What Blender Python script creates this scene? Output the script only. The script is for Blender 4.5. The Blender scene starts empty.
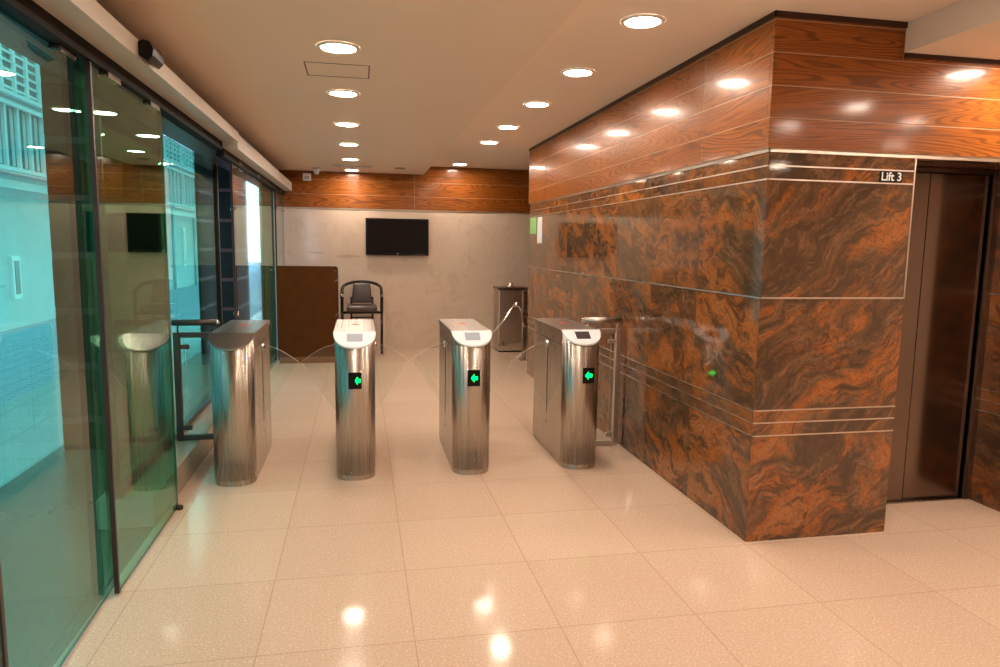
import bpy, bmesh, math, random
from mathutils import Vector, Matrix
random.seed(4)
S = bpy.context.scene
COL = S.collection
PI = math.pi

# ------------------------------------------------------------------ nodes
def mat(name):
    m = bpy.data.materials.new(name); m.use_nodes = True
    nt = m.node_tree; nt.nodes.clear()
    out = nt.nodes.new('ShaderNodeOutputMaterial')
    return m, nt, out
def N(nt, t, **kw):
    n = nt.nodes.new(t)
    for k, v in kw.items():
        if k in n.inputs: n.inputs[k].default_value = v
        else: setattr(n, k, v)
    return n
def L(nt, a, b): nt.links.new(a, b)
def math_n(nt, op, a, b=None, c=None):
    n = nt.nodes.new('ShaderNodeMath'); n.operation = op
    for i, v in enumerate((a, b, c)):
        if v is None: continue
        if isinstance(v, (int, float)): n.inputs[i].default_value = v
        else: L(nt, v, n.inputs[i])
    return n.outputs[0]
def ramp(nt, fac, stops):
    r = nt.nodes.new('ShaderNodeValToRGB')
    el = r.color_ramp.elements
    while len(el) < len(stops): el.new(0.5)
    for e, (p, c) in zip(el, stops): e.position = p; e.color = (*c, 1)
    L(nt, fac, r.inputs[0]); return r.outputs[0]
def mixc(nt, f, a, b, mode='MIX'):
    n = nt.nodes.new('ShaderNodeMix'); n.data_type = 'RGBA'; n.blend_type = mode
    for i, v in ((0, f), (6, a), (7, b)):
        if isinstance(v, (int, float)): n.inputs[i].default_value = v
        elif isinstance(v, tuple): n.inputs[i].default_value = (*v, 1)
        else: L(nt, v, n.inputs[i])
    return n.outputs[2]
def xyz(nt):
    tc = nt.nodes.new('ShaderNodeTexCoord'); s = nt.nodes.new('ShaderNodeSeparateXYZ')
    L(nt, tc.outputs['Object'], s.inputs[0]); return tc.outputs['Object'], s.outputs[0], s.outputs[1], s.outputs[2]
def comb(nt, x, y, z):
    n = nt.nodes.new('ShaderNodeCombineXYZ')
    for i, v in enumerate((x, y, z)):
        if isinstance(v, (int, float)): n.inputs[i].default_value = v
        else: L(nt, v, n.inputs[i])
    return n.outputs[0]
def noise(nt, vec, scale, detail=3, rough=.5, dist=0):
    n = N(nt, 'ShaderNodeTexNoise', Scale=scale, Detail=detail, Roughness=rough, Distortion=dist)
    L(nt, vec, n.inputs['Vector']); return n.outputs[0]
def bsdf(nt, out, **kw):
    b = nt.nodes.new('ShaderNodeBsdfPrincipled')
    for k, v in kw.items():
        k = k.replace('_', ' ')
        if isinstance(v, (int, float)): b.inputs[k].default_value = v
        elif isinstance(v, tuple): b.inputs[k].default_value = (*v, 1)
        else: L(nt, v, b.inputs[k])
    L(nt, b.outputs[0], out.inputs[0]); return b
def bump(nt, h, strength, dist=.01):
    n = N(nt, 'ShaderNodeBump', Strength=strength, Distance=dist); L(nt, h, n.inputs['Height']); return n.outputs[0]

def simple(name, col, rough=.5, metal=0, var=.12, scale=14, **kw):
    m, nt, out = mat(name)
    vec, x, y, z = xyz(nt)
    n = noise(nt, vec, scale, 4)
    c = mixc(nt, n, tuple(v*(1-var) for v in col), tuple(min(1, v*(1+var)) for v in col))
    bsdf(nt, out, Base_Color=c, Roughness=rough, Metallic=metal, **kw)
    return m
def emit(name, col, st):
    m, nt, out = mat(name)
    e = N(nt, 'ShaderNodeEmission', Strength=st); e.inputs[0].default_value = (*col, 1)
    L(nt, e.outputs[0], out.inputs[0]); return m

def line_mask(nt, c, off, pitch, w):
    # 1 on a joint of width w, at off + k*pitch
    t = math_n(nt, 'SUBTRACT', c, off - 1000*pitch)
    t = math_n(nt, 'MODULO', t, pitch)
    t = math_n(nt, 'SUBTRACT', t, pitch/2)
    t = math_n(nt, 'ABSOLUTE', t)
    return math_n(nt, 'GREATER_THAN', t, pitch/2 - w/2)
def cell(nt, c, off, pitch):
    return math_n(nt, 'FLOOR', math_n(nt, 'DIVIDE', math_n(nt, 'SUBTRACT', c, off), pitch))
def white(nt, v):
    n = nt.nodes.new('ShaderNodeTexWhiteNoise'); n.noise_dimensions = '3D'
    L(nt, v, n.inputs['Vector']); return n.outputs[0]

def m_floor():
    m, nt, out = mat('terrazzo_floor')
    vec, x, y, z = xyz(nt)
    px, py = .5975, .6105
    cid = comb(nt, cell(nt, x, -.399, px), cell(nt, y, 2.593, py), 0)
    r = white(nt, cid)
    base = mixc(nt, r, (.545, .40, .305), (.60, .45, .345))
    big = noise(nt, vec, 1.7, 4)
    base = mixc(nt, math_n(nt, 'MULTIPLY', big, .35), base, (.65, .475, .355))
    sp = noise(nt, vec, 130, 2, .6)
    base = mixc(nt, ramp(nt, sp, [(.36, (1, 1, 1)), (.46, (0, 0, 0))]), base, (.52, .34, .22))
    sp2 = noise(nt, vec, 95, 2, .6)
    base = mixc(nt, ramp(nt, sp2, [(.56, (0, 0, 0)), (.68, (.55, .55, .55))]), base, (.80, .66, .54))
    j = math_n(nt, 'MAXIMUM', line_mask(nt, x, -.399, px, .0045), line_mask(nt, y, 2.593, py, .0045))
    base = mixc(nt, math_n(nt, 'MULTIPLY', j, .55), base, (.33, .20, .12))
    rg = ramp(nt, noise(nt, vec, 6, 4), [(.3, (.09,)*3), (.75, (.13,)*3)])
    bsdf(nt, out, Base_Color=base, Roughness=rg, IOR=1.24)
    return m

def m_granite():
    m, nt, out = mat('red_brown_granite')
    vec, x, y, z = xyz(nt)
    cy = cell(nt, math_n(nt, 'ADD', y, 0), 3.2362, .69)
    zc = math_n(nt, 'ADD', math_n(nt, 'ADD', math_n(nt, 'GREATER_THAN', z, 1.307), math_n(nt, 'GREATER_THAN', z, .716)),
                math_n(nt, 'ADD', math_n(nt, 'GREATER_THAN', z, 1.90), math_n(nt, 'GREATER_THAN', z, .58)))
    r = white(nt, comb(nt, cy, zc, 3.3))
    off = comb(nt, math_n(nt, 'MULTIPLY', r, 3.1), math_n(nt, 'MULTIPLY', r, 7.7), math_n(nt, 'MULTIPLY', r, 1.9))
    va = N(nt, 'ShaderNodeVectorMath', operation='ADD'); L(nt, vec, va.inputs[0]); L(nt, off, va.inputs[1])
    mp = N(nt, 'ShaderNodeMapping'); mp.inputs['Rotation'].default_value = (math.radians(-16), math.radians(33), 0)
    L(nt, va.outputs[0], mp.inputs[0])
    # warp
    wn = N(nt, 'ShaderNodeTexNoise', Scale=1.6, Detail=4); L(nt, mp.outputs[0], wn.inputs['Vector'])
    ws = N(nt, 'ShaderNodeVectorMath', operation='SUBTRACT'); L(nt, wn.outputs[1], ws.inputs[0]); ws.inputs[1].default_value = (.5, .5, .5)
    wm = N(nt, 'ShaderNodeVectorMath', operation='SCALE'); L(nt, ws.outputs[0], wm.inputs[0]); wm.inputs['Scale'].default_value = .55
    wa = N(nt, 'ShaderNodeVectorMath', operation='ADD'); L(nt, mp.outputs[0], wa.inputs[0]); L(nt, wm.outputs[0], wa.inputs[1])
    st = N(nt, 'ShaderNodeVectorMath', operation='MULTIPLY'); L(nt, wa.outputs[0], st.inputs[0]); st.inputs[1].default_value = (1.2, 1.4, 4.2)
    n1 = noise(nt, st.outputs[0], 1.25, 9, .66, .35)
    c = ramp(nt, n1, [(.35, (.052, .029, .016)), (.43, (.11, .054, .026)), (.48, (.17, .073, .030)), (.53, (.36, .105, .022)), (.60, (.42, .145, .036)), (.70, (.21, .085, .035))])
    st2 = N(nt, 'ShaderNodeVectorMath', operation='MULTIPLY'); L(nt, wa.outputs[0], st2.inputs[0]); st2.inputs[1].default_value = (2.8, 3.2, 12)
    n2 = noise(nt, st2.outputs[0], 1.4, 7, .72, .6)
    c = mixc(nt, ramp(nt, n2, [(.50, (0,)*3), (.58, (.85,)*3)]), c, (.058, .031, .017))
    n4 = noise(nt, st2.outputs[0], 2.3, 6, .72)
    c = mixc(nt, ramp(nt, n4, [(.50, (0,)*3), (.66, (.5,)*3)]), c, (.40, .20, .095))
    n3 = noise(nt, vec, 70, 5, .75)
    c = mixc(nt, ramp(nt, n3, [(.38, (.55,)*3), (.52, (0,)*3)]), c, (.060, .030, .015))
    # slab to slab difference
    c = mixc(nt, math_n(nt, 'ADD', .08, math_n(nt, 'MULTIPLY', r, .38)), c, (.135, .078, .042))
    # joints on the long face only
    j = math_n(nt, 'MULTIPLY', line_mask(nt, y, 3.2362, .69, .004), math_n(nt, 'GREATER_THAN', y, 3.30))
    c = mixc(nt, math_n(nt, 'MULTIPLY', j, .5), c, (.08, .04, .02))
    bsdf(nt, out, Base_Color=c, Roughness=.055, IOR=1.56)
    return m

YG_ = 3.2365
def m_wood(name='varnished_teak', dark=1.0):
    m, nt, out = mat(name)
    vec, x, y, z = xyz(nt)
    u = math_n(nt, 'ADD', x, y)
    zc = cell(nt, z, 2.056, .1533)
    uc = cell(nt, u, 3.917+2.008, 1.785)
    uc = math_n(nt, 'MULTIPLY', uc, math_n(nt, 'GREATER_THAN', y, YG_))
    uc = math_n(nt, 'ADD', uc, .5)
    r = white(nt, comb(nt, zc, uc, 1.7))
    uo = math_n(nt, 'ADD', u, math_n(nt, 'MULTIPLY', r, 23))
    v1 = comb(nt, math_n(nt, 'MULTIPLY', uo, .42), math_n(nt, 'MULTIPLY', z, 4.2), math_n(nt, 'MULTIPLY', r, 9))
    n = noise(nt, v1, 1.15, 2, .45, .5)
    rings = math_n(nt, 'ADD', math_n(nt, 'MULTIPLY', math_n(nt, 'SINE', math_n(nt, 'MULTIPLY', n, 190)), .5), .5)
    fib = noise(nt, comb(nt, math_n(nt, 'MULTIPLY', uo, 5), math_n(nt, 'MULTIPLY', z, 190), 0), 1, 3, .6)
    tone = noise(nt, comb(nt, math_n(nt, 'MULTIPLY', uo, .8), math_n(nt, 'MULTIPLY', z, 6), 2.2), 1, 3)
    c = mixc(nt, ramp(nt, rings, [(.04, (0,)*3), (.50, (1,)*3)]), tuple(k*dark for k in (.105, .025, .003)), tuple(k*dark for k in (.37, .105, .011)))
    c = mixc(nt, math_n(nt, 'MULTIPLY', tone, .65), c, tuple(k*dark for k in (.27, .078, .012)))
    c = mixc(nt, ramp(nt, fib, [(.38, (.55,)*3), (.55, (0,)*3)]), c, tuple(k*dark for k in (.12, .032, .006)))
    c = mixc(nt, math_n(nt, 'MULTIPLY', r, .22), c, tuple(k*dark for k in (.38, .13, .025)))
    b = bsdf(nt, out, Base_Color=c, Roughness=.30, IOR=1.3)
    b.inputs['Coat Weight'].default_value = .32; b.inputs['Coat Roughness'].default_value = .11
    return m

def m_backtile():
    m, nt, out = mat('beige_marble_tile')
    vec, x, y, z = xyz(nt)
    r = white(nt, comb(nt, cell(nt, x, .99, .62), cell(nt, z, 1.25, .62), 5))
    c = mixc(nt, r, (.64, .495, .385), (.68, .535, .42))
    n = noise(nt, vec, 5, 7, .65, .8)
    c = mixc(nt, ramp(nt, n, [(.36, (.5,)*3), (.5, (0,)*3)]), c, (.54, .40, .28))
    n2 = noise(nt, vec, 40, 4, .6)
    c = mixc(nt, ramp(nt, n2, [(.5, (0,)*3), (.7, (.5,)*3)]), c, (.70, .59, .48))
    j = math_n(nt, 'MAXIMUM', line_mask(nt, x, .99, .62, .004), line_mask(nt, z, 1.25, .62, .004))
    c = mixc(nt, math_n(nt, 'MULTIPLY', j, .30), c, (.40, .29, .21))
    # two old smudges on the left half
    for (sx, sz, ax, az) in ((-.62, 1.42, .14, .018), (-.16, 1.37, .22, .03)):
        dx = math_n(nt, 'POWER', math_n(nt, 'DIVIDE', math_n(nt, 'SUBTRACT', x, sx), ax), 2)
        dz = math_n(nt, 'POWER', math_n(nt, 'DIVIDE', math_n(nt, 'SUBTRACT', z, sz), az), 2)
        d = math_n(nt, 'ADD', math_n(nt, 'ADD', dx, dz), math_n(nt, 'MULTIPLY', math_n(nt, 'SUBTRACT', n2, .5), 2.5))
        c = mixc(nt, ramp(nt, d, [(.2, (.35,)*3), (1, (0,)*3)]), c, (.25, .17, .10))
    bsdf(nt, out, Base_Color=c, Roughness=.13, IOR=1.5)
    return m

def m_steel(name, col=(.60, .55, .50), rough=.26, axis='z', streak=.10):
    m, nt, out = mat(name)
    vec, x, y, z = xyz(nt)
    k = 260
    sc = {'z': (k, k, .05), 'y': (k, .05, k), 'x': (.05, k, k)}[axis]
    v = N(nt, 'ShaderNodeVectorMath', operation='MULTIPLY'); L(nt, vec, v.inputs[0]); v.inputs[1].default_value = sc
    n = noise(nt, v.outputs[0], 1, 3, .6)
    c = mixc(nt, n, tuple(a*(1-streak) for a in col), tuple(min(1, a*(1+streak)) for a in col))
    rg = ramp(nt, n, [(.3, (rough*.8,)*3), (.7, (rough*1.25,)*3)])
    b = bsdf(nt, out, Base_Color=c, Roughness=rg, Metallic=1.0)
    if axis == 'z':
        b.inputs['Anisotropic'].default_value = .88; b.inputs['Anisotropic Rotation'].default_value = .25
        tg = N(nt, 'ShaderNodeTangent', direction_type='RADIAL', axis='Z'); L(nt, tg.outputs[0], b.inputs['Tangent'])
    return m

def m_glass(name, tint, f0=.05, rough=0.0):
    """one glass surface: tinted straight-through light plus a mirror part that grows at grazing angles"""
    m, nt, out = mat(name)
    g = nt.nodes.new('ShaderNodeNewGeometry')
    d = N(nt, 'ShaderNodeVectorMath', operation='DOT_PRODUCT'); L(nt, g.outputs['Incoming'], d.inputs[0]); L(nt, g.outputs['Normal'], d.inputs[1])
    c = math_n(nt, 'ABSOLUTE', d.outputs['Value'])
    p = math_n(nt, 'POWER', math_n(nt, 'SUBTRACT', 1, c), 5)
    f = math_n(nt, 'ADD', math_n(nt, 'MULTIPLY', p, 1-f0), f0)
    tr = N(nt, 'ShaderNodeBsdfTransparent'); tr.inputs[0].default_value = (*tint, 1)
    gl = N(nt, 'ShaderNodeBsdfGlossy', Roughness=rough); gl.inputs[0].default_value = (.95, .95, .93, 1)
    mx = nt.nodes.new('ShaderNodeMixShader')
    L(nt, f, mx.inputs[0]); L(nt, tr.outputs[0], mx.inputs[1]); L(nt, gl.outputs[0], mx.inputs[2]); L(nt, mx.outputs[0], out.inputs[0])
    return m

def m_stoneblocks():
    m, nt, out = mat('outdoor_pillar_stone')
    vec, x, y, z = xyz(nt)
    n = noise(nt, vec, 9, 6)
    c = mixc(nt, n, (.012, .013, .010), (.022, .023, .017))
    bsdf(nt, out, Base_Color=c, Roughness=.7, IOR=1.2); return m

def m_paving(name, a, b, px, py, joint):
    m, nt, out = mat(name)
    vec, x, y, z = xyz(nt)
    r = white(nt, comb(nt, cell(nt, x, 0, px), cell(nt, y, 0, py), 1))
    c = mixc(nt, r, a, b)
    c = mixc(nt, math_n(nt, 'MULTIPLY', noise(nt, vec, 8, 6), .4), c, tuple(v*.6 for v in a))
    j = math_n(nt, 'MAXIMUM', line_mask(nt, x, 0, px, .02), line_mask(nt, y, 0, py, .02))
    c = mixc(nt, math_n(nt, 'MULTIPLY', j, .7), c, joint)
    bsdf(nt, out, Base_Color=c, Roughness=.5); return m

FLOOR = m_floor(); GRAN = m_granite(); WOOD = m_wood(); TILE = m_backtile()
CEIL = simple('warm_white_ceiling_paint', (.88, .755, .63), .75, var=.02, scale=3)
CEILR = CEIL
HOUS = simple('pale_grey_powder_coat', (.56, .49, .42), .4, var=.03)
STEEL = m_steel('brushed_steel', (.47,.42,.37), .26, streak=.22); STEELX = m_steel('brushed_steel_plate', (.46, .42, .39), .3, 'y')
DSTEEL = m_steel('bronze_steel', (.215, .155, .122), .17, 'z', .06)
JSTEEL = m_steel('jamb_steel', (.36, .29, .24), .25, 'z', .06)
CHROME = simple('polished_chrome', (.80, .77, .73), .08, 1, var=.03)
SILV = simple('silver_inlay', (.72, .62, .53), .33, 1, var=.05)
BLACK = simple('black_plastic', (.006, .005, .005), .3, IOR=1.25)
SCREEN = simple('black_screen', (.006, .004, .005), .12, IOR=1.3)
WHITEP = simple('white_plastic', (.76, .77, .81), .5, var=.02)
READER = simple('grey_reader_window', (.30, .33, .40), .5, var=.1, scale=60)
READERD = simple('dark_reader_window', (.06, .055, .06), .12, var=.3, scale=60)
RED = simple('red_emblem', (.75, .10, .06), .4)
ARROW = emit('green_arrow_light', (.0, 1.0, .10), 2.6)
ARROWH = emit('green_arrow_glow', (.0, .30, .06), 1.0)
BRONZE = simple('dark_bronze_metal', (.055, .028, .018), .3, .6)
HEADER = simple('dark_brown_header', (.050, .022, .014), .35, IOR=1.3)
GGREEN = m_glass('green_glass', (.49, .85, .68), .055)
GEDGE = simple('green_glass_edge', (.008, .075, .022), .2)
GDEEP = m_glass('deep_green_glass', (.42, .80, .60), .05)
GCLEAR = m_glass('clear_acrylic', (.96, .975, .965), .035)
GCEDGE = simple('pale_acrylic_edge', (.74, .64, .54), .3)
SEAL = simple('dark_door_seal', (.035, .016, .012), .35)
DESKW = simple('dark_brown_laminate', (.088, .028, .005), .6, IOR=1.2, var=.25, scale=8)
DESKB = simple('brown_laminate_base', (.20, .075, .022), .35, var=.15)
LEATH = simple('grey_brown_leather', (.075, .052, .048), .25, var=.2)
CHFR = simple('black_painted_tube', (.010, .009, .009), .22)
PILL = m_stoneblocks()
GROOVE = simple('dark_groove', (.085, .030, .020), .6)
KERBST = simple('polished_kerb_granite', (.40, .29, .20), .15, var=.18, scale=60)
PAVE = m_paving('pale_pavement', (.34, .38, .38), (.40, .44, .44), .45, .45, (.22, .24, .25))
LAND = simple('dark_landing_stone', (.085, .080, .055), .25, var=.2, scale=30)
ROAD = m_paving('cobbled_road', (.24, .33, .42), (.34, .43, .52), .22, .16, (.10, .13, .16))
BWALL = simple('pale_render', (.48, .58, .62), .8, var=.12, scale=1.2)
BWHITE = simple('white_window_frame', (.80, .84, .86), .5, var=.04)
BGLASS = simple('street_window_glass', (.10, .17, .19), .1)
BCURT = simple('white_curtain', (.62, .68, .70), .8)
PINK = simple('pinkish_pipe_paint', (.62, .42, .44), .5)
LAMP = emit('downlight_lens', (1.0, .83, .67), 97)
LTRIM = simple('white_lamp_trim', (.80, .74, .68), .4)
PAPERW = simple('white_notice', (.80, .80, .80), .4, var=.02)
PAPERG = simple('green_notice', (.30, .62, .22), .4, var=.1, scale=40)
WLINE = simple('pale_board_joint', (.42, .24, .12), .4)
INK = simple('lettering_white', (.85, .83, .80), .4, var=.01)
REARW = simple('beige_plaster', (.78, .68, .57), .6, var=.03, scale=2)
DARKW = simple('underside_dark', (.010, .008, .007), .6, IOR=1.2)

# ------------------------------------------------------------------ mesh building
class MB:
    def __init__(s): s.bm = bmesh.new(); s.mats = []
    def mi(s, m):
        if m is None: return 0
        if m not in s.mats: s.mats.append(m)
        return s.mats.index(m)
    def _faces(s, fs, m):
        i = s.mi(m)
        for f in fs: f.material_index = i
    def box(s, x0, x1, y0, y1, z0, z1, m=None, bev=0, seg=2):
        if x0 > x1: x0, x1 = x1, x0
        if y0 > y1: y0, y1 = y1, y0
        P = [(x0,y0,z0),(x1,y0,z0),(x1,y1,z0),(x0,y1,z0),(x0,y0,z1),(x1,y0,z1),(x1,y1,z1),(x0,y1,z1)]
        v = [s.bm.verts.new(p) for p in P]
        F = [s.bm.faces.new([v[i] for i in q]) for q in ((3,2,1,0),(4,5,6,7),(0,1,5,4),(1,2,6,5),(2,3,7,6),(3,0,4,7))]
        if bev:
            es = list({e for f in F for e in f.edges})
            r = bmesh.ops.bevel(s.bm, geom=es, offset=bev, segments=seg, affect='EDGES', profile=.6)
            F = list(set(r['faces']) | {f for f in F if f.is_valid})
        s._faces([f for f in F if f.is_valid], m); return F
    def prism(s, pts, a, b, axis='z', m=None, me=None):
        """outline pts (2-D) extruded between a and b along axis"""
        def P(p, t):
            if axis == 'z': return (p[0], p[1], t)
            if axis == 'y': return (p[0], t, p[1])
            return (t, p[0], p[1])
        A = [s.bm.verts.new(P(p, a)) for p in pts]; B = [s.bm.verts.new(P(p, b)) for p in pts]
        caps = [s.bm.faces.new(A), s.bm.faces.new(list(reversed(B)))]
        side = []
        for i in range(len(pts)):
            j = (i+1) % len(pts)
            side.append(s.bm.faces.new([A[j], A[i], B[i], B[j]]))
        s._faces(caps, m); s._faces(side, me or m)
        bmesh.ops.recalc_face_normals(s.bm, faces=caps+side)
    def tube(s, pts, r, m=None, n=14, cap=True):
        pts = [Vector(p) for p in pts]; rings = []
        up = None
        for i, p in enumerate(pts):
            t = (pts[min(i+1, len(pts)-1)] - pts[max(i-1, 0)]).normalized()
            if up is None:
                up = Vector((0,0,1)) if abs(t.z) < .9 else Vector((1,0,0))
            a = t.cross(up).normalized(); b = a.cross(t).normalized(); up = b
            rr = r[i] if isinstance(r, (list, tuple)) else r
            rings.append([s.bm.verts.new(p + rr*(math.cos(2*PI*k/n)*a + math.sin(2*PI*k/n)*b)) for k in range(n)])
        F = []
        for i in range(len(rings)-1):
            for k in range(n):
                f = s.bm.faces.new([rings[i][k], rings[i][(k+1)%n], rings[i+1][(k+1)%n], rings[i+1][k]]); f.smooth = True; F.append(f)
        if cap: F += [s.bm.faces.new(list(reversed(rings[0]))), s.bm.faces.new(rings[-1])]
        s._faces(F, m); bmesh.ops.recalc_face_normals(s.bm, faces=F)
    def lathe(s, prof, c=(0,0,0), m=None, n=32, axis='z'):
        """prof: list of (radius, height); closed onto the axis where radius is 0"""
        rings = []
        for r, h in prof:
            ring = []
            for k in range(n if r > 1e-6 else 1):
                a = 2*PI*k/n; q = (r*math.cos(a), r*math.sin(a), h)
                if axis == 'y': q = (q[0], q[2], q[1])
                if axis == 'x': q = (q[2], q[0], q[1])
                ring.append(s.bm.verts.new((c[0]+q[0], c[1]+q[1], c[2]+q[2])))
            rings.append(ring)
        F = []
        for A, B in zip(rings, rings[1:]):
            for k in range(n):
                q = [A[k % len(A)], A[(k+1) % len(A)], B[(k+1) % len(B)], B[k % len(B)]]
                u = []
                for w in q:
                    if w not in u: u.append(w)
                if len(u) > 2: f = s.bm.faces.new(u); f.smooth = True; F.append(f)
        s._faces(F, m); bmesh.ops.recalc_face_normals(s.bm, faces=F)
    def build(s, name, m=None, parent=None, loc=None, smooth=False):
        me = bpy.data.meshes.new(name)
        s.bm.normal_update(); s.bm.to_mesh(me); s.bm.free()
        for k in (s.mats or [m]): me.materials.append(k)
        o = bpy.data.objects.new(name, me); COL.objects.link(o)
        if smooth:
            for p in me.polygons: p.use_smooth = True
        if parent: o.parent = parent
        if loc: o.location = loc
        return o
def tag(o, label=None, cat=None, group=None, kind=None):
    if label: o['label'] = label
    if cat: o['category'] = cat
    if group: o['group'] = group
    if kind: o['kind'] = kind
    return o
def thing(name, loc, label, cat, group=None, rz=0):
    o = bpy.data.objects.new(name, None); COL.objects.link(o)
    o.location = loc; o.rotation_euler = (0, 0, rz); o.empty_display_size = .1
    return tag(o, label, cat, group)
def sbox(name, x0, x1, y0, y1, z0, z1, m, parent=None, bev=0, kind='structure', label=None, cat=None):
    b = MB(); b.box(x0, x1, y0, y1, z0, z1, m, bev); o = b.build(name, m, parent)
    if not parent: tag(o, label, cat, None, kind)
    return o
def sempty(name, loc, label, cat):
    o = thing(name, loc, label, cat); o['kind'] = 'structure'; return o
def copy_thing(t):
    c = t.copy(); COL.objects.link(c)
    for ch in t.children:
        d = ch.copy(); COL.objects.link(d); d.parent = c
        for g in ch.children:
            e = g.copy(); COL.objects.link(e); e.parent = d
    return c

YB = 10.5      # back wall
XG = 2.008     # long granite face
YG = 3.236     # granite end face
XE = 2.857     # lift recess starts
YL = 3.626     # lift door plane
XJ = 3.785     # lift recess ends

# ------------------------------------------------------------------ room shell
sbox('floor', -1.115, 6.5, -3.2, YB, -.12, 0, FLOOR, label='pale pink-beige speckled polished stone tile floor of the lobby', cat='floor')
sbox('ceiling', -1.4, 6.5, -3.2, YB+.2, 2.70, 2.85, CEIL, label='flat warm white painted lobby ceiling', cat='ceiling')
b = MB(); b.box(-1.12, .928, -3.2, YB, 2.575, 2.698); b.build('ceiling_soffit_left', simple('left_ceiling_tan', (.84, .675, .53), .75, var=.02, scale=3))  # left strip has a darker, tanner base colour than the main ceiling
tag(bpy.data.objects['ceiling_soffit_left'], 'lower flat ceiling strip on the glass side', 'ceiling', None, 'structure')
sbox('ceiling_soffit_right', 2.715, 6.5, -3.2, YG-.001, 2.553, 2.698, CEIL, label='lowered ceiling box in front of the lift', cat='ceiling')

# back wall: tiles below, boards above
wb = sbox('wall_back', -1.34, 6.5, YB, YB+.2, 0, 2.70, TILE, label='beige stone tiled wall at the far end', cat='wall')
def boards(name, parent, segs, zs, face, along, depth, joints=()):
    """wood boards: segs = [(a,b)] along the run, zs = board edges, a mesh of separate boards over a dark backing"""
    mb = MB(); g = .0048
    for (a, c, ztop) in segs:
        cuts = [a] + [j for j in joints if a < j < c] + [c]
        for z0, z1 in zip(zs, zs[1:]):
            if z0 >= ztop: continue
            z1 = min(z1, ztop)
            for u0, u1 in zip(cuts, cuts[1:]):
                if along == 'y': mb.box(face, face+depth, u0+g/2, u1-g/2, z0+g/2, z1-g/2, WOOD, .0015, 1)
                else: mb.box(u0+g/2, u1-g/2, face, face+depth, z0+g/2, z1-g/2, WOOD, .0015, 1)
        if along == 'y': mb.box(face+.0015, face+depth, a, c, zs[0], min(zs[-1], ztop), WLINE)
        else: mb.box(a+.004, c, face+.0015, face+depth, zs[0], min(zs[-1], ztop), WLINE)
    return mb.build(name, WOOD, parent)
ZW = [2.056, 2.202, 2.355, 2.511, 2.664, 2.70]
boards('wood_cladding', wb, [(-1.115, 6.4, 2.6995)], [2.062, 2.255, 2.46, 2.6995], YB-.022, 'x', .022, (.80, 2.585))
bd = MB(); bd.box(-1.115, 6.4, YB-.012, YB, 2.052, 2.062); bd.build('trim_strip', SILV, wb)

# granite block with the lift recess
wr = MB()
wr.box(XG, XE, YG, 8.25, 0, 2.70); wr.box(XE, 6.5, YL+.07, 8.25, 0, 2.70)
wr.box(XJ, 6.5, YG, YL+.07, 0, 2.70); wr.box(XE, XJ, YG, YL+.07, 2.05, 2.70)
wr = wr.build('wall_right', GRAN); tag(wr, 'polished red-brown granite wall block beside the turnstiles', 'wall', None, 'structure')
boards('wood_cladding', wr, [(YG, 8.25, 2.6995)], ZW, XG-.022, 'y', .022, (3.917, 5.702, 7.487))
boards('wood_cladding', wr, [(XG-.0244, 6.4, 2.511)], ZW[:4], YG-.022, 'x', .022, (4.2,))
boards('wood_cladding', wr, [(XG-.0244, 2.7149, 2.6995)], ZW[3:], YG-.022, 'x', .022)
boards('wood_cladding', wr, [(2.7151, 6.4, 2.5525)], ZW[3:], YG-.022, 'x', .022, (4.2,))
cr = MB()
cr.box(XG-.030, XG-.022, YG-.030, 8.25, 2.672, 2.6995, HEADER); cr.box(XG-.030, 2.7149, YG-.030, YG-.022, 2.672, 2.6995, HEADER)
cr.box(2.7151, 6.4, YG-.030, YG-.022, 2.528, 2.5525, HEADER)
cr.build('cornice_strip', HEADER, wr)
def inlay(z, w, front=(XG, XE)):
    mb = MB(); mb.box(XG-.0025, XG+.004, YG-.0025, 8.25, z-w/2, z+w/2); mb.box(XG-.0025, front[1], YG-.0025, YG+.004, z-w/2, z+w/2)
    mb.box(XJ, 6.4, YG-.0025, YG+.004, z-w/2, z+w/2)
    mb.box(XJ-.0025, XJ+.004, YG-.0025, YL-.02, z-w/2, z+w/2)
    return mb.build('silver_inlay', SILV, wr)
for z, w in ((1.972, .007), (1.905, .007), (1.307, .008), (.716, .007), (.650, .007), (.580, .007)): inlay(z, w)
mb = MB(); mb.box(XG-.006, XG+.004, YG-.006, 8.25, 2.038, 2.056); mb.box(XG-.006, 6.4, YG-.006, YG+.004, 2.038, 2.056); mb.build('silver_inlay', SILV, wr)
mb = MB(); mb.box(XE-.006, XE+.0015, YG-.0025, YG+.004, 1.31, 2.038); mb.build('silver_inlay', SILV, wr)

# dropped joint lines in the granite's far end are part of its material; wall behind the block
sbox('wall_rear', -1.34, 6.5, -3.3, -3.2, 0, 2.70, REARW, label='beige plaster wall behind the viewpoint', cat='wall')
sbox('wall_side', 6.5, 6.6, -3.3, YB+.2, 0, 2.70, REARW, label='beige plaster wall at the far side of the lift lobby', cat='wall')

# left: header over the glass, kerb
sbox('wall_left', -1.30, -1.12, -3.2, YB, 2.27, 2.70, HEADER, label='dark brown header wall running above the glass doors', cat='wall')
sbox('wall_left_near', -1.30, -1.12, -3.3, -.62, 0, 2.27, REARW, label='beige wall beside the glass doors behind the viewpoint', cat='wall')
kerb = sbox('trim_1', -1.40, -1.115, 3.95, 7.00, 0, .165, KERBST, bev=.004, label='low polished stone kerb under the fixed glass beside the turnstile', cat='kerb')
sbox('floor_landing', -2.23, -1.116, -3.2, 40, -.12, -.002, LAND, label='polished stone landing strip outside the glass doors', cat='floor')

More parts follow.
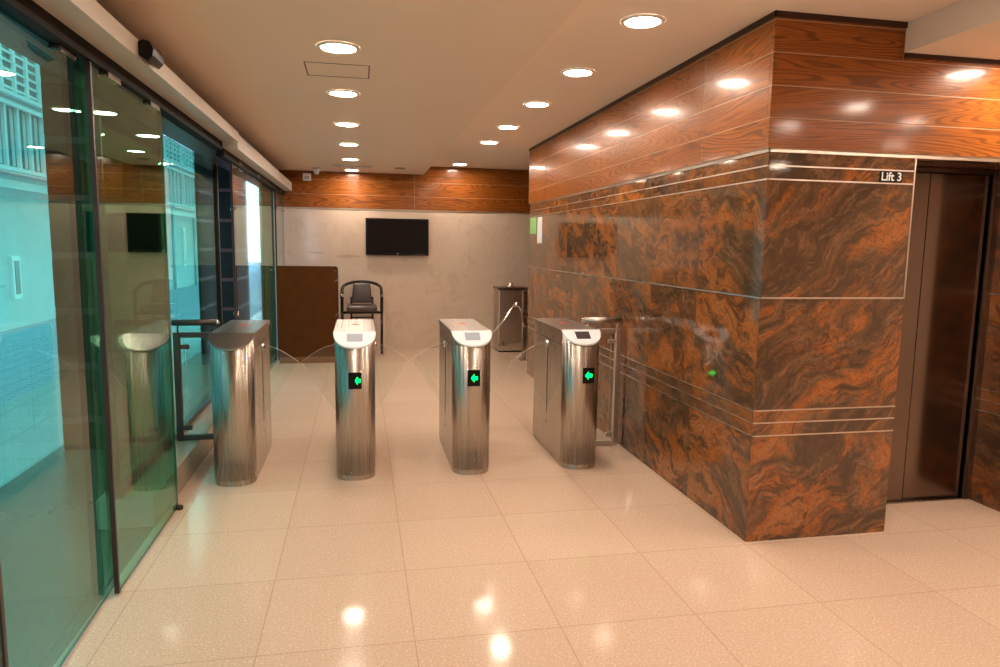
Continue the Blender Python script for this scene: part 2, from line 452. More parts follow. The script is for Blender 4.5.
# ------------------------------------------------------------------ fixed glass (window_1)
def gbox(mb, x0, x1, y0, y1, z0, z1, g, e):
    F = mb.box(x0, x1, y0, y1, z0, z1, g)
    for f in F:
        n = f.normal if f.normal.length else f.calc_center_median()
    mb.bm.normal_update()
    for f in F:
        if abs(f.normal.x) < .5: f.material_index = mb.mi(e)
w1 = sempty('window_1', (-1.305, 5.1, .165), 'tall fixed teal glass pane standing on the stone kerb', 'window')
mb = MB(); gbox(mb, -.006, .006, -1.13, 1.83, .03, 2.10, GGREEN, GEDGE); mb.build('glass_pane', None, w1)
mb = MB(); mb.box(-.025, .025, -1.15, 1.87, .0, .04); mb.box(-.025, .025, 1.83, 1.87, .04, 2.10); mb.box(-.025,.025,-1.15,-1.13,.04,2.10); mb.build('window_frame', BRONZE, w1)

# ------------------------------------------------------------------ sliding glass leaves
def leaf(name, p0, p1, label, clamps, zt=2.262, seal='far', g=GGREEN, zb=.012, fit=()):
    d = Vector((p1[0]-p0[0], p1[1]-p0[1])); Lw = d.length
    rz = math.atan2(-d.x, d.y)
    t = sempty(name, (p0[0], p0[1], 0), label, 'glass door'); t.rotation_euler = (0, 0, rz)
    mb = MB(); gbox(mb, -.006, .006, 0, Lw, zb, zt, g, GEDGE); mb.build('glass_pane', None, t)
    if seal:
        mb = MB()
        if 'near' in seal: mb.box(-.010, .010, -.012, .004, zb, zt)
        if 'far' in seal: mb.box(-.010, .010, Lw-.004, Lw+.012, zb, zt)
        mb.build('edge_seal', SEAL, t)
    for c in clamps:
        cb = MB(); cb.box(-.016, .0255, c-.080, c+.080, 2.243, 2.2585, None, .002); k = cb.build('clamp', BRONZE, t)
        cb = MB(); cb.box(-.018, .0265, c-.080, c+.080, 2.236, 2.2435); cb.build('clamp_lip', CHROME, k)
    for (yy, zz) in fit:
        cb = MB(); cb.lathe([(0, -.022), (.014, -.022), (.016, -.015), (.016, .015), (.014, .022), (0, .022)], (0, yy, zz), None, 16, 'x'); cb.build('fitting', CHROME, t)
    return t
leaf('door_1', (-1.06, .62), (-1.06, 2.20), 'nearest frameless green glass leaf, cut off by the left edge of the picture', (1.0,), seal='far')
leaf('door_2', (-1.072, 2.235), (-1.099, 3.235), 'large green glass leaf reflecting the wood wall at the left edge', (.77,), seal='')
leaf('door_3', (-1.06, 3.178), (-1.06, 4.21), 'sliding green glass leaf with dark near edge, nearest the turnstiles', (.23, .85), seal='near')
gd = MB(); gd.lathe([(0, 0), (.020, 0), (.020, .018), (.012, .026), (0, .026)], (-1.045, 4.20, 0)); gd.build('door_guide', BRONZE)
tag(bpy.data.objects['door_guide'], 'small dark floor guide at the foot of the sliding glass leaf', 'door guide')
leaf('door_4', (-1.06, 6.36), (-1.06, 8.25), 'far glass leaf with dark edge and chrome fittings behind the left turnstile', (.35, 1.5), seal='near', fit=((.03, 1.83), (.03, .93)), g=m_glass('light_green_glass', (.74, .92, .84), .05))
leaf('door_5', (-1.085, 8.25), (-1.085, 9.49), 'deep green glass leaf beyond the left turnstile', (.5,), g=GDEEP, seal='')
leaf('door_6', (-1.06, 9.50), (-1.06, 10.44), 'last clear glass leaf meeting the back wall', (.5,), g=m_glass('pale_glass', (.86, .92, .88), .05), seal='near', fit=((.06, 2.0), (.9, 2.0)))

def housing(name, y0, y1, z0, z1, x0, x1, label):
    t = thing(name, (x0, y0, z0), label, 'door housing')
    w = x1-x0; h = z1-z0
    mb = MB(); mb.prism([(0, 0), (w, 0), (w, h), (0, h)], 0, y1-y0, 'y', HOUS); mb.build('cover', HOUS, t)
    mb = MB(); mb.box(-.012, .048, .002, y1-y0-.01, -.062, -.0005); mb.build('track', DARKW, t)
    return t
housing('door_track_housing', -.5, 5.88, 2.322, 2.398, -1.085, -.915, 'long pale grey door operator box above the near sliding glass doors')
housing('door_track_housing', 5.93, 10.46, 2.282, 2.400, -1.085, -.935, 'second pale grey door operator box, above the far glass doors')
br = MB()
for yy in (.8, 2.6, 4.4, 7.0, 8.8): br.box(-1.118, -1.05, yy-.03, yy+.03, 2.39, 2.43)
br.box(-1.119, -1.09, -.5, 10.4, 2.35, 2.44)
br.build('trim_2', HEADER); tag(bpy.data.objects['trim_2'], 'dark bracket rail carrying the door operator boxes', 'bracket', None, 'structure')

# motion sensor
t = thing('motion_sensor', (-.9145, 3.42, 2.335), 'small black door motion sensor on the pale operator box', 'sensor')
mb = MB(); mb.prism([(0, .055), (0, .0), (.035, -.018), (.055, .0), (.060, .03), (.045, .058), (.02, .066)], -.085, .085, 'y'); mb.build('sensor_body', BLACK, t)
mb = MB(); mb.prism([(.036, -.0175), (.0555, .0), (.057, .003), (.037, -.0195)], -.08, .08, 'y'); mb.build('lens', SCREEN, t)

# ------------------------------------------------------------------ lift
lf = sempty('door_7', (XE, YL, 0), 'dark brushed metal lift door in the granite recess at the right', 'lift door')
def lb(name, x0, x1, y0, y1, z0, z1, m, bev=.001):
    mb = MB(); mb.box(x0-XE, x1-XE, y0-YL, y1-YL, z0, z1, m, bev); return mb.build(name, m, lf)
lb('door_leaf', XE+.055, 3.308, YL, YL+.03, .012, 2.015, DSTEEL)
lb('door_leaf', 3.324, 3.732, YL+.012, YL+.038, .012, 2.015, DSTEEL)
lb('leaf_gap', XE+.05, 3.755, YL+.045, YL+.06, .004, 2.04, BLACK, 0)
mb = MB(); mb.box(0.0, .050, -.03, .03, 0, 2.045); mb.box(3.748-XE, XJ-.001-XE, -.03, .03, 0, 2.045); mb.build('door_frame', JSTEEL, lf)
lb('door_head', XE+.05, 3.748, YL-.004, YL+.02, 2.022, 2.045, simple('dark_head_metal', (.10, .060, .042), .3, .7))
lb('sill', XE+.055, 3.748, YL-.02, YL+.035, 0, .008, JSTEEL, 0)

# lift number plate
t = thing('lift_sign', (2.712, YG, 1.937), 'small black plate with white lettering Lift 3 on the granite by the lift', 'sign')
mb = MB(); mb.box(-.066, .066, -.006, -.0002, -.029, .029, None, .001); mb.build('plate', BLACK, t)
cu = bpy.data.curves.new('lettering', 'FONT'); cu.body = 'Lift 3'; cu.size = .060; cu.align_x = 'CENTER'; cu.align_y = 'CENTER'; cu.extrude = .0008; cu.offset = .0008
o = bpy.data.objects.new('lettering', cu); COL.objects.link(o)
dg = bpy.context.evaluated_depsgraph_get(); dg.update()
me = bpy.data.meshes.new_from_object(o.evaluated_get(dg)); bpy.data.objects.remove(o)
me.materials.clear(); me.materials.append(INK)
o = bpy.data.objects.new('lettering', me); COL.objects.link(o); o.parent = t; o.rotation_euler = (PI/2, 0, 0); o.location = (0, -.0072, 0)

# ------------------------------------------------------------------ downlights
def make_light():
    t = bpy.data.objects.new('downlight', None); COL.objects.link(t)
    mb = MB(); mb.lathe([(.088, -.004), (.091, -.010), (.106, -.008), (.112, -.0005)], (0,0,0), None, 40); mb.build('trim_ring', LTRIM, t)
    mb = MB(); vs = [mb.bm.verts.new((.089*math.cos(2*PI*k/28), .089*math.sin(2*PI*k/28), -.0045)) for k in range(28)]
    f = mb.bm.faces.new(list(reversed(vs))); mb.build('lens', LAMP, t)
    return t
L0 = make_light(); first = True
def put(x, y, z, label, group):
    global first
    o = L0 if first else copy_thing(L0); first = False
    o.location = (x, y, z); tag(o, label, 'ceiling light', group)
GL = 'round downlights of the left ceiling row'; GR = 'round downlights of the right ceiling row'
words = ['nearest and largest', 'second from the front', 'third from the front', 'fourth from the front', 'fifth from the front', 'farthest']
for y, w in zip((3.916, 5.059, 6.326, 7.559, 8.866, 10.14), words):
    put(-.10, y, 2.575, 'round recessed downlight in the left ceiling row, '+w, GL)
for y, w in zip((3.514, 4.598, 5.683, 6.82, 7.85), words):
    put(1.425, y, 2.70, 'round recessed downlight in the row along the granite wall, '+w, GR)
put(1.407, 10.06, 2.70, 'round recessed downlight close to the back wall, lighting the wood boards', GR)
put(3.343, 2.948, 2.553, 'round recessed downlight in front of the lift', 'downlights outside the frame')
for x, y, z in ((-.1, 2.55, 2.575), (-.1, 1.3, 2.575), (-.1, -.6, 2.575), (1.43, 2.0, 2.70), (1.43, .1, 2.70), (3.4, 1.2, 2.553), (4.9, 2.6, 2.553), (4.9, .6, 2.553), (3.4, -.5, 2.553), (4.9, -1.2, 2.553), (2.4, -1.6, 2.7), (3.4, 2.0, 2.553), (4.2, 1.6, 2.553)):  # rows carried on unseen; lobby lamps added so bounce light brightens the ceiling
    put(x, y, z, 'unseen ceiling downlight outside the frame, added for more light', 'downlights outside the frame')

# ------------------------------------------------------------------ ceiling fittings
mb = MB()
def hl(x0, y0, x1, y1):
    w = .004
    mb.box(min(x0, x1)-w, max(x0, x1)+w, min(y0, y1)-w, max(y0, y1)+w, 2.5735, 2.5765)
hl(-.30, 4.59, .065, 4.59); hl(-.30, 4.27, -.30, 4.59); hl(.065, 4.27, .065, 4.59); hl(-.30, 4.27, .065, 4.27)
mb.build('access_hatch', simple('hatch_gap', (.20, .11, .06), .7)); tag(bpy.data.objects['access_hatch'], 'thin outline of a square access hatch in the ceiling behind the first downlight', 'hatch')
t = thing('vent_grille', (-.08, 9.62, 2.575), 'slotted rectangular air vent in the ceiling near the back wall', 'vent')
mb = MB(); mb.box(-.26, .26, -.11, -.09, -.012, 0); mb.box(-.26, .26, .09, .11, -.012, 0); mb.box(-.26, -.24, -.09, .09, -.012, 0); mb.box(.24, .26, -.09, .09, -.012, 0); mb.build('frame', LTRIM, t)
mb = MB()
for k in range(12):
    x = -.22+k*.04; mb.box(x-.006, x+.006, -.09, .09, -.010, -.001)
mb.build('slats', LTRIM, t)
mb = MB(); mb.box(-.24, .24, -.09, .09, -.0015, 0); mb.build('backing', BLACK, t)
mb = MB(); mb.lathe([(0, -.012), (.06, -.012), (.075, -.004), (.075, 0)], (.54, 9.67, 2.575)); mb.build('ceiling_disc', simple('beige_disc', (.33, .24, .15), .5))
tag(bpy.data.objects['ceiling_disc'], 'flat round beige cover on the ceiling near the back wall', 'ceiling cover')
t = thing('dome_camera', (-.57, 10.05, 2.575), 'small white dome camera hanging from the ceiling in the far left corner', 'camera')
mb = MB(); mb.lathe([(0, 0), (.055, 0), (.055, -.03), (.045, -.04), (0, -.04)]); mb.build('base', WHITEP, t)
mb = MB(); mb.lathe([(.038, -.04), (.036, -.065), (.024, -.082), (0, -.09)]); mb.build('dome', WHITEP, t, smooth=True)
t = thing('wall_speaker', (-.725, YB-.022, 2.485), 'small white box mounted on the wood boards in the far left corner', 'wall box')
mb = MB(); mb.box(-.055, .055, -.06, 0, -.05, .05, None, .008); mb.build('case', WHITEP, t)
mb = MB(); mb.box(-.035, .035, -.063, -.058, -.032, .012, None, .002); mb.build('front_plate', simple('grey_plate', (.45, .43, .42), .4), t)

# ------------------------------------------------------------------ television
t = thing('television', (.545, YB-.0005, 1.395), 'flat black wall-mounted television on the beige back wall', 'television')
mb = MB(); mb.box(-.458, .458, -.075, -.03, .0, .535, None, .006); mb.build('bezel', BLACK, t)
mb = MB(); mb.box(-.432, .432, -.0765, -.074, .038, .512); mb.build('screen', SCREEN, t)
mb = MB(); mb.box(-.2, .2, -.03, 0, .12, .42, None, .004); mb.build('wall_bracket', BLACK, t)
mb = MB(); mb.lathe([(0, -.002), (.016, -.002), (.016, 0)], (0, -.075, .019), None, 20, 'y'); mb.build('badge', CHROME, t)
mb = MB(); mb.box(.22, .40, -.0768, -.074, .010, .020); mb.build('button_strip', LEATH, t)

# ------------------------------------------------------------------ reception stand
t = thing('reception_stand', (-.676, 9.3, 0), 'tall dark brown laminate reception stand against the glass in the far left corner', 'desk')
mb = MB(); mb.prism([(-.362, 0), (.352, 0), (.352, .028), (-.362, .028)], .085, 1.262, 'z'); mb.build('front_panel', DESKW, t)
mb = MB(); mb.prism([(.352, .0285), (.380, .62), (.360, .62), (.332, .0285)], .085, 1.19, 'z'); mb.build('side_panel', DESKW, t)
mb = MB(); mb.box(-.362, -.342, .0285, .62, .085, 1.19); mb.build('side_panel', DESKW, t)
mb = MB(); mb.prism([(.0285, 1.235), (.66, 1.19), (.66, 1.215), (.0285, 1.262)], -.362, .378, 'x'); mb.build('top_board', DESKW, t)
for z in (.62, .98):
    mb = MB(); mb.prism([(-.341, .035), (.331, .035), (.358, .61), (-.341, .61)], z, z+.02, 'z'); mb.build('shelf', DESKW, t)
for z in (.60, 1.05):
    mb = MB(); mb.prism([(.3525, .03), (.381, .63), (.386, .63), (.3575, .03)], z, z+.02, 'z'); mb.build('edge_strip', DESKB, t)
mb = MB(); mb.box(-.355, .345, .006, .60, 0, .085); mb.build('base', DESKB, t)

# ------------------------------------------------------------------ armchair
t = thing('armchair', (.024, 10.02, 0), 'black tubular armchair with grey-brown leather cushions against the back wall', 'chair')
def arc(cx, cy, rx, ry, a0, a1, n, z):
    return [(cx+rx*math.cos(math.radians(a0+(a1-a0)*k/n)), cy+ry*math.sin(math.radians(a0+(a1-a0)*k/n)), z(k/n)) for k in range(n+1)]
pts = [(.272, -.12, .60), (.272, -.13, .84), (.270, -.10, .90)] + arc(0, .02, .268, .24, 0, 180, 22, lambda q: .93+.085*math.sin(PI*q)) + [(-.270, -.10, .90), (-.272, -.13, .84), (-.272, -.12, .60)]
mb = MB(); mb.tube(pts, .022, None, 12); mb.build('arm_hoop', CHFR, t)
for s in (-1, 1):
    mb = MB(); mb.tube([(s*.272, -.12, .62), (s*.270, -.13, .3), (s*.268, -.13, .012)], .019, None, 12); lg = mb.build('leg', CHFR, t)
    mb = MB(); mb.lathe([(0, 0), (.022, 0), (.022, .014), (.014, .02), (0, .02)], (s*.268, -.13, 0), None, 16); mb.build('leg_foot', CHROME, lg)
    mb = MB(); mb.lathe([(.0195, -.02), (.022, -.012), (.022, .012), (.0195, .02)], (s*.272, -.13, .84), None, 16); mb.build('arm_ring', CHROME, t)
    mb = MB(); mb.tube([(s*.15, .20, .80), (s*.15, .19, .62), (s*.155, .24, .012)], .015, None, 10); lg = mb.build('leg', CHFR, t)
    mb = MB(); mb.lathe([(0, 0), (.018, 0), (.018, .014), (0, .016)], (s*.155, .24, 0), None, 16); mb.build('leg_foot', CHROME, lg)
    mb = MB(); mb.tube([(s*.270, -.12, .60), (s*.152, .19, .60)], .012, None, 10); mb.build('side_rail', CHFR, t)
mb = MB(); mb.tube([(-.272, -.12, .598), (.272, -.12, .598)], .013, None, 10); mb.build('seat_rail', CHFR, t)
mb = MB(); mb.tube([(-.15, .19, .598), (.15, .19, .598)], .011, None, 10); mb.build('seat_rail', CHFR, t)
mb = MB(); mb.tube([(-.155, .21, .50), (.155, .21, .50)], .010, None, 10); mb.build('stretcher', CHFR, t)
mb = MB(); mb.box(-.208, .208, -.22, .17, .612, .705, None, .040, 4); mb.build('seat', LEATH, t, smooth=True)
mb = MB(); mb.box(-.145, .145, .13, .20, .715, 1.0, None, .034, 4)
for v in mb.bm.verts:
    q = (v.co.z-.715)/.285; v.co.x *= 1-.22*max(0, q-.45)**1.4/.43; v.co.y += .03*q
mb.build('backrest', LEATH, t, smooth=True)

# ------------------------------------------------------------------ far steel cabinet and post
t = thing('steel_cabinet', (2.20, 10.16, 0), 'waist-high stainless steel cabinet with a chrome knob on its dark lid, against the back wall', 'cabinet')
mb = MB(); mb.box(-.215, .215, -.19, .18, .02, .92, None, .012); mb.build('body', m_steel('satin_cabinet_steel', (.56, .49, .43), .42), t)
mb = MB(); mb.box(-.235, .24, -.21, .20, .92, .955, None, .006); mb.build('lid', simple('dark_steel_lid', (.16, .12, .10), .25, .8), t)
mb = MB(); mb.box(-.20, .20, -.17, .16, 0, .02); mb.build('plinth', BLACK, t)
mb = MB(); mb.box(-.218, .215, -.194, -.186, .03, .15, None, .002); mb.build('kick_plate', CHROME, t)
mb = MB(); mb.lathe([(0, 0), (.055, 0), (.055, .012), (.030, .02), (.034, .045), (.022, .066), (0, .072)], (-.01, -.02, .955)); mb.build('knob', CHROME, t, smooth=True)
mb = MB(); mb.lathe([(0, .0), (.022, .0), (.018, .022), (0, .028)], (.05, -.12, .955), None, 16); mb.build('red_button', RED, t)

t = thing('barrier_post', (2.20, 9.25, 0), 'slim steel post with a bent chrome arm in front of the steel cabinet', 'barrier')
mb = MB(); mb.box(-.030, .030, -.018, .018, .012, .93, None, .004); mb.build('post', STEEL, t)
mb = MB(); mb.box(-.06, .06, -.06, .06, 0, .012, None, .003); mb.build('base_plate', STEEL, t)
mb = MB(); mb.box(-.034, .034, -.022, .022, .90, .95, None, .008); mb.build('cap', CHROME, t)
mb = MB(); mb.tube([(-.49, -.07, .36), (-.30, -.07, .56), (-.165, -.07, .765), (-.145, -.07, .785), (-.12, -.07, .785), (-.095, -.07, .76), (-.045, -.06, .655)], .0125, None, 12); mb.build('arm', CHROME, t)
mb = MB(); mb.lathe([(0, -.045), (.030, -.045), (.034, -.02), (.034, .03), (0, .03)], (-.135, -.07, .775), None, 20, 'y'); mb.build('arm_hub', CHROME, t)
mb = MB(); mb.box(-.05, .03, -.075, -.015, .60, .67, None, .006); mb.build('bracket', CHROME, t)
mb = MB(); mb.box(-.02, .05, -.06, -.015, .46, .52, None, .006); mb.build('bracket', CHROME, t)

# ------------------------------------------------------------------ turnstiles
HW, HF, DE, ZT, ZE = .1345, .3875, .125, .965, .882
def foot(k=1.0, n=16, grow=0):
    """outline, counter-clockwise, starting at the front right corner; rounded short ends"""
    def end(sg):
        r = []
        for i in range(n+1):
            a = PI*i/n
            c, s_ = math.cos(a), math.sin(a); e = 2/2.25
            r.append(((HW+grow)*math.copysign(abs(c)**e, c)*sg, sg*(HF+(DE+grow)*abs(s_)**e)))
        return r
    return end(1) + end(-1)
def ztop(y, add=0):
    a = max(0, abs(y)-HF)/DE
    return ZT - (ZT-ZE)*a + add
def turnstile(x, label, front, rear, fl, fr, reader=READER, dx=0):
    t = thing('turnstile', (x, 5.0525, 0), label, 'turnstile', 'row of stainless steel flap turnstiles')
    P = foot(grow=-.004)
    mb = MB(); A = [mb.bm.verts.new((p[0], p[1], .035)) for p in P]; B = [mb.bm.verts.new((p[0], p[1], ztop(p[1]))) for p in P]
    n = len(P); h = n//2
    for i in range(n):
        f = mb.bm.faces.new([A[i], A[(i+1)%n], B[(i+1)%n], B[i]]); f.smooth = (i != h-1 and i != n-1)
    mb.bm.faces.new(list(reversed(A))); mb.bm.faces.new(B[:h]); mb.bm.faces.new(B[h:]); mb.bm.faces.new([B[0], B[h-1], B[h], B[n-1]])
    bmesh.ops.recalc_face_normals(mb.bm, faces=mb.bm.faces[:])
    body = mb.build('body', STEEL, t)
    # kick base
    mb = MB(); mb.prism(foot(grow=-.007), 0, .036, 'z'); mb.build('base', STEEL, t)
    # flat lid
    mb = MB(); mb.box(-HW-.003, HW+.003, -HF-.002, HF+.002, ZT+.0005, ZT+.011, None, .002); lid = mb.build('top_plate', STEELX, t)
    mb = MB()
    for a in range(3):
        mb.box(-.032+a*.008, .03-a*.004, .02+a*.024, .034+a*.024, ZT+.011, ZT+.0125)
    mb.build('red_mark', RED, lid)
    # sloping end panels
    for sg, kind in ((-1, front), (1, rear)):
        E = [p for p in foot(grow=.003) if p[1]*sg > HF-1e-6]
        mb = MB(); lo = [mb.bm.verts.new((p[0], p[1], ztop(p[1], .0008))) for p in E]; hi = [mb.bm.verts.new((p[0], p[1], ztop(p[1], .012))) for p in E]
        mb.bm.faces.new(lo); mb.bm.faces.new(list(reversed(hi)))
        for i in range(len(E)): j = (i+1) % len(E); mb.bm.faces.new([lo[j], lo[i], hi[i], hi[j]])
        bmesh.ops.recalc_face_normals(mb.bm, faces=mb.bm.faces[:])
        pn = mb.build('end_panel', WHITEP if kind else STEELX, t)
        if kind:
            sl = (ZT-ZE)/DE; mb = MB()
            y0, y1 = HF+.018, HF+.082
            def q(xx, yy, up): return mb.bm.verts.new((xx, sg*yy, ztop(yy, .012+up)))
            vs = [q(-.052, y0, .0015), q(.052, y0, .0015), q(.050, y1, .0015), q(-.050, y1, .0015)]
            ws = [q(-.052, y0, -.004), q(.052, y0, -.004), q(.050, y1, -.004), q(-.050, y1, -.004)]
            mb.bm.faces.new(vs)
            for i in range(4): j = (i+1) % 4; mb.bm.faces.new([vs[i], ws[i], ws[j], vs[j]])
            bmesh.ops.recalc_face_normals(mb.bm, faces=mb.bm.faces[:])
            mb.build('card_reader', reader, pn)
            yf = sg*(HF+DE)
            kx = dx if sg < 0 else 0; mb = MB(); mb.box(kx-.042, kx+.042, min(yf-sg*.012, yf+sg*.002), max(yf-sg*.012, yf+sg*.002), .617, .727, None, .002); dp = mb.build('display', BLACK, t)
            mb = MB(); ys = yf+sg*.0025; ye = yf+sg*.0045
            k = kind if isinstance(kind, tuple) else (0, 1)
            cx = kx+k[0]; w = k[1]
            mb.prism([(cx-.026*w, .672), (cx-.002, .700), (cx-.002, .684), (cx+.024*w, .684), (cx+.024*w, .660), (cx-.002, .660), (cx-.002, .644)], ys, ye, 'y'); mb.build('green_arrow', ARROW, dp)
    # sides: slot, pivots, screws, swing flap
    for sd, has in ((-1, fl), (1, fr)):
        if not has: continue
        xs = sd*(HW-.004)
        def sb(x, w): return (min(x, x+sd*w), max(x, x+sd*w))
        mb = MB(); a, c = sb(xs-sd*.002, .0035); mb.box(a, c, -.006, .006, .30, .80); mb.build('slot', BLACK, t)
        mb = MB(); mb.lathe([(0, 0), (.022, 0), (.024, sd*.006), (.014, sd*.022), (0, sd*.024)], (xs, -.004, .832), None, 20, 'x'); mb.build('pivot', CHROME, t)
        for yy, zz, r in ((-.14, .90, .010), (-.325, .89, .010), (.23, .90, .010), (-.20, .82, .008), (0, .226, .010)):
            mb = MB(); mb.lathe([(0, sd*.0015), (r*.6, sd*.0015), (r, sd*.001), (r, -sd*.002)], (xs, yy, zz), None, 14, 'x'); mb.build('screw_hole', BLACK, t)
        # seams of the side cover
        mb = MB(); a, c = sb(xs-sd*.001, .0018)
        mb.box(a, c, -HF, HF, .868, .871); mb.build('cover_seam', DARKW, t)
        G = has - .008; pts = [(0, .33)]
        tip = (G, .712)
        pts += [(G-.014, .700), (G-.004, .704), tip, (G-.006, .722)]
        for k in range(1, 15):
            a = k/14; pts.append((G*(1-a) - .006*(1-a), .722 + (.838-.722)*math.sin(a*PI/2)))
        mb = MB(); mb.prism([(xs+sd*p[0], p[1]) for p in pts], -.005, .005, 'y', GCLEAR, GCEDGE); mb.build('flap', None, t)
    return t
X1, X2, X3, X4 = -.805, -.038, .741, 1.519
turnstile(X1, 'leftmost stainless steel turnstile, dark topped and without a front display', None, (0, 1), 0, (X2-X1)/2-HW+.004)
turnstile(X2, 'second turnstile from the left, its front facing straight out with a half-lit green arrow', (.018, .7), (0, 1), (X2-X1)/2-HW+.004, (X3-X2)/2-HW+.004)
turnstile(X3, 'third turnstile from the left, with green arrow and pale card reader window', (.004, .9), (0, 1), (X3-X2)/2-HW+.004, (X4-X3)/2-HW+.004)
turnstile(X4, 'rightmost turnstile, beside the granite wall, with dark card reader window', (0, 1), None, (X4-X3)/2-HW+.004, 0, READERD, .026)

# ------------------------------------------------------------------ side rails
def side_rail(x, w, z0, label, sgn, m):
    """x = end away from the turnstile; the frame runs towards the turnstile by w (sgn)"""
    t = thing('side_rail', (x, 5.10, z0), label, 'railing')
    H = .93-z0
    def bx(a, c, z0_, z1_, d=.018): 
        mb = MB(); mb.box(min(a, c), max(a, c), -d, d, z0_, z1_, None, .003); return mb
    mb = bx(0, sgn*.042, 0, H); mb.build('post', m, t)
    mb = bx(sgn*.043, sgn*w, H-.036, H); mb.build('top_rail', m, t)
    mb = bx(sgn*.043, sgn*w, .004, .040); mb.build('bottom_rail', m, t)
    mb = MB(); mb.box(min(sgn*.075, sgn*(w-.02)), max(sgn*.075, sgn*(w-.02)), -.004, .004, .055, H-.055, GCLEAR); 
    for f in mb.bm.faces:
        f.normal_update()
        if abs(f.normal.x) > .9: f.material_index = mb.mi(GCEDGE)
    mb.build('glass_infill', None, t)
    for z in (.09, H-.10):
        mb = MB(); mb.box(min(sgn*.043, sgn*.100), max(sgn*.043, sgn*.100), -.013, .013, z-.016, z+.016, None, .006); mb.build('glass_clip', m, t)
    hz = .997-z0
    mb = MB(); mb.tube([(-sgn*.004, 0, hz), (sgn*(w), 0, hz)], .021, None, 18); hr = mb.build('handrail', m, t)
    mb = MB(); mb.lathe([(0, 0), (.021, 0), (.020, .008), (.012, .016), (0, .019)] if sgn > 0 else [(0, 0), (.021, 0), (.020, -.008), (.012, -.016), (0, -.019)], (sgn*w, 0, hz), None, 20, 'x'); mb.build('end_cap', CHROME, hr)
    for q in (.03, w-.03):
        mb = MB(); mb.tube([(sgn*q, 0, H), (sgn*q, 0, hz-.018)], .006, None, 10); mb.build('handrail_stem', m, t)
    return t
side_rail(-1.262, .285, .166, 'short handrail frame, coloured dark as backlit, on the stone kerb left of the turnstiles', 1, simple('backlit_rail', (.060, .045, .034), .45, .5))  # backlight put into the metal: darker colour than the matching right rail
side_rail(1.984, .30, 0, 'short steel handrail frame between the right turnstile and the granite wall', -1, m_steel('satin_steel', (.64, .59, .54), .40))

# ------------------------------------------------------------------ notices on the granite
mb = MB(); mb.box(XG-.006, XG-.0005, 7.66, 7.86, 1.59, 1.885, PAPERW, .001)
mb.build('white_notice', PAPERW); tag(bpy.data.objects['white_notice'], 'tall white notice at the far end of the granite wall', 'notice')
mb = MB(); mb.box(XG-.006, XG-.0005, 7.92, 8.22, 1.70, 1.89, PAPERG, .001)
mb.build('green_notice', PAPERG); tag(bpy.data.objects['green_notice'], 'green notice beside the white one at the far end of the granite wall', 'notice')

# ------------------------------------------------------------------ street outside
sbox('ground', -30, 30, -50, 70, -.40, -.30, ROAD, label='street ground around the building', cat='ground')
sbox('road', -6.0, -3.35, -45, 60, -.20, -.02, ROAD, label='blue-grey cobbled alley outside the glass', cat='road')
sbox('pavement', -3.35, -2.231, -45, 60, -.20, -.005, PAVE, label='pale paved footway between the alley and the glass doors', cat='pavement')
def pillar(y0, y1, label):
    t = tag(thing('stone_pillar', (-1.92, (y0+y1)/2, 0), label, 'pillar', 'stone pillars along the footway'), kind='structure')
    h = (y1-y0)/2; mb = MB(); z = -.155
    while z < 2.75:
        z1 = min(z+.36, 2.80)
        mb.box(-.25, .25, -h, h, max(z, 0), z1, PILL, .006, 1); mb.box(-.247, .247, -h+.003, h-.003, z1, min(z1+.045, 2.80), GROOVE); z += .405
    mb.build('shaft', PILL, t)
pillar(5.57, 6.70, 'banded stone pillar outside, seen through the near glass doors')
pillar(10.2, 11.3, 'banded stone pillar outside, seen through the fixed glass pane')
pillar(16.9, 18.0, 'banded stone pillar outside, farthest along the footway')
sbox('shade_overhang', -2.20, -1.301, -45, 40, 2.80, 9, simple('overhang_render', (.30, .29, .26), .8), label='unseen overhang of the lobby building, added to shade the landing and pillars', cat='wall')  # overhang added out of view to keep landing and pillars dark
# opposite building
bd = thing('building', (-6.0, 12, -.2), 'pale teal rendered building across the alley with rows of white-framed windows', 'building')
XB = 0
mb = MB(); mb.box(-3, 0, -56, 26, 0, 7.6); mb.build('wall', BWALL, bd)
mb = MB(); mb.box(0, .12, -56, 26, 2.62, 2.76); mb.build('ledge', BWHITE, bd)
mb = MB(); mb.tube([(.17, -14, 2.86), (.17, 26, 2.86)], .035, None, 10); mb.build('pipe', PINK, bd)
k = 0
for row, (z0, z1) in enumerate(((3.0, 4.05), (4.3, 5.4))):
    y = -5.2
    while y < 22:
        w = 1.9
        mb = MB(); mb.box(0, .10, y-.07, y, z0-.07, z1+.07, BWHITE); mb.box(0, .10, y+w, y+w+.07, z0-.07, z1+.07, BWHITE)
        mb.box(0, .10, y, y+w, z0-.07, z0, BWHITE); mb.box(0, .10, y, y+w, z1, z1+.07, BWHITE)
        for q in (1, 2, 3): mb.box(0, .08, y+w*q/4-.035, y+w*q/4+.035, z0, z1, BWHITE)
        wn = mb.build('window', BWHITE, bd)
        mb = MB()
        if row == 0:
            mb.box(0, .02, y, y+w, z0, z1, BGLASS)
            for q in range(8): mb.box(.02, .03, y+w*(q+.15)/8, y+w*(q+.62)/8, z0+.03, z1-.03, BCURT)
        else:
            mb.box(0, .02, y, y+w, z0, z1, BGLASS)
            for q in range(7): mb.box(.02, .05, y+.02, y+w-.02, z0+.05+q*.15, z0+.09+q*.15, BWHITE)
        mb.build('pane', BGLASS, wn)
        y += 2.15; k += 1
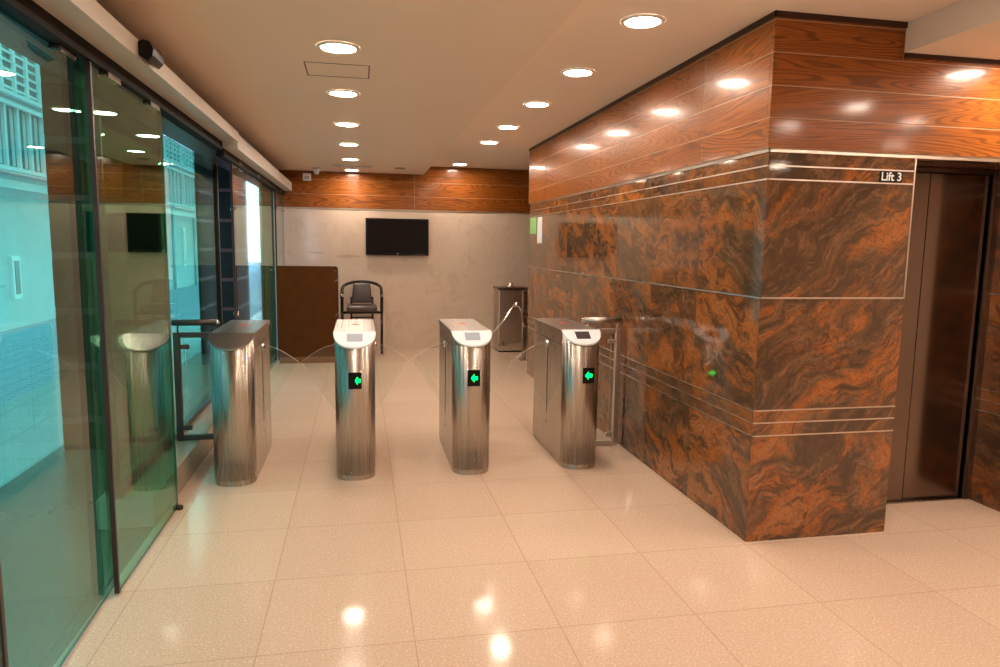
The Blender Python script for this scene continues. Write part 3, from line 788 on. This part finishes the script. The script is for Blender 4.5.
for yy, z0, z1 in ((1.65, .70, 1.45), (7.9, .85, 1.9), (13.9, .9, 2.2)):
    mb = MB(); mb.box(0, .06, yy, yy+.30, z0, z1, BWHITE); wn = mb.build('slot_window', BWHITE, bd)
    mb = MB(); mb.box(.06, .07, yy+.07, yy+.23, z0+.08, z1-.08); mb.build('pane', BGLASS, wn)
for yy in (4.3, 12.6, 15.6):
    mb = MB(); mb.tube([(.06, yy, 0), (.06, yy, 2.6)], .045, None, 10); mb.build('drain_pipe', BWALL, bd)

# ------------------------------------------------------------------ sky, camera
w = bpy.data.worlds.new('sky'); S.world = w; w.use_nodes = True
nt = w.node_tree; nt.nodes.clear(); o = nt.nodes.new('ShaderNodeOutputWorld'); bg = nt.nodes.new('ShaderNodeBackground')
tc = nt.nodes.new('ShaderNodeTexCoord'); sp = nt.nodes.new('ShaderNodeSeparateXYZ'); L(nt, tc.outputs['Generated'], sp.inputs[0])
c = ramp(nt, sp.outputs[2], [(0, (.66, .82, 1.0)), (.6, (.40, .63, 1.0))])
L(nt, c, bg.inputs[0]); bg.inputs[1].default_value = 5.0; L(nt, bg.outputs[0], o.inputs[0])

yaw, pit, rol, F = 1.98775711e-01, -1.24291971e-01, 1.50289527e-02, 697.856717
fwd = Vector((math.sin(yaw)*math.cos(pit), math.cos(yaw)*math.cos(pit), math.sin(pit)))
r0 = Vector((math.cos(yaw), -math.sin(yaw), 0)); u0 = r0.cross(fwd)
r = math.cos(rol)*r0 + math.sin(rol)*u0; u = -math.sin(rol)*r0 + math.cos(rol)*u0
cam = bpy.data.cameras.new('camera'); co = bpy.data.objects.new('camera', cam); COL.objects.link(co)
M = Matrix((r, u, -fwd)).transposed().to_4x4(); M.translation = Vector((0, 0, 1.55)); co.matrix_world = M
cam.sensor_fit = 'HORIZONTAL'; cam.sensor_width = 36; cam.lens = F/1000*36; cam.clip_start = .05; cam.clip_end = 300
S.camera = co
vs = S.view_settings; vs.view_transform = 'Standard'; vs.look = 'None'; vs.gamma = 1; vs.use_curve_mapping = False; vs.exposure = 0.78
S.cycles.use_denoising = True; S.cycles.max_bounces = 10; S.cycles.transparent_max_bounces = 24; S.cycles.glossy_bounces = 5; S.cycles.diffuse_bounces = 5
S.cycles.sample_clamp_indirect = 8
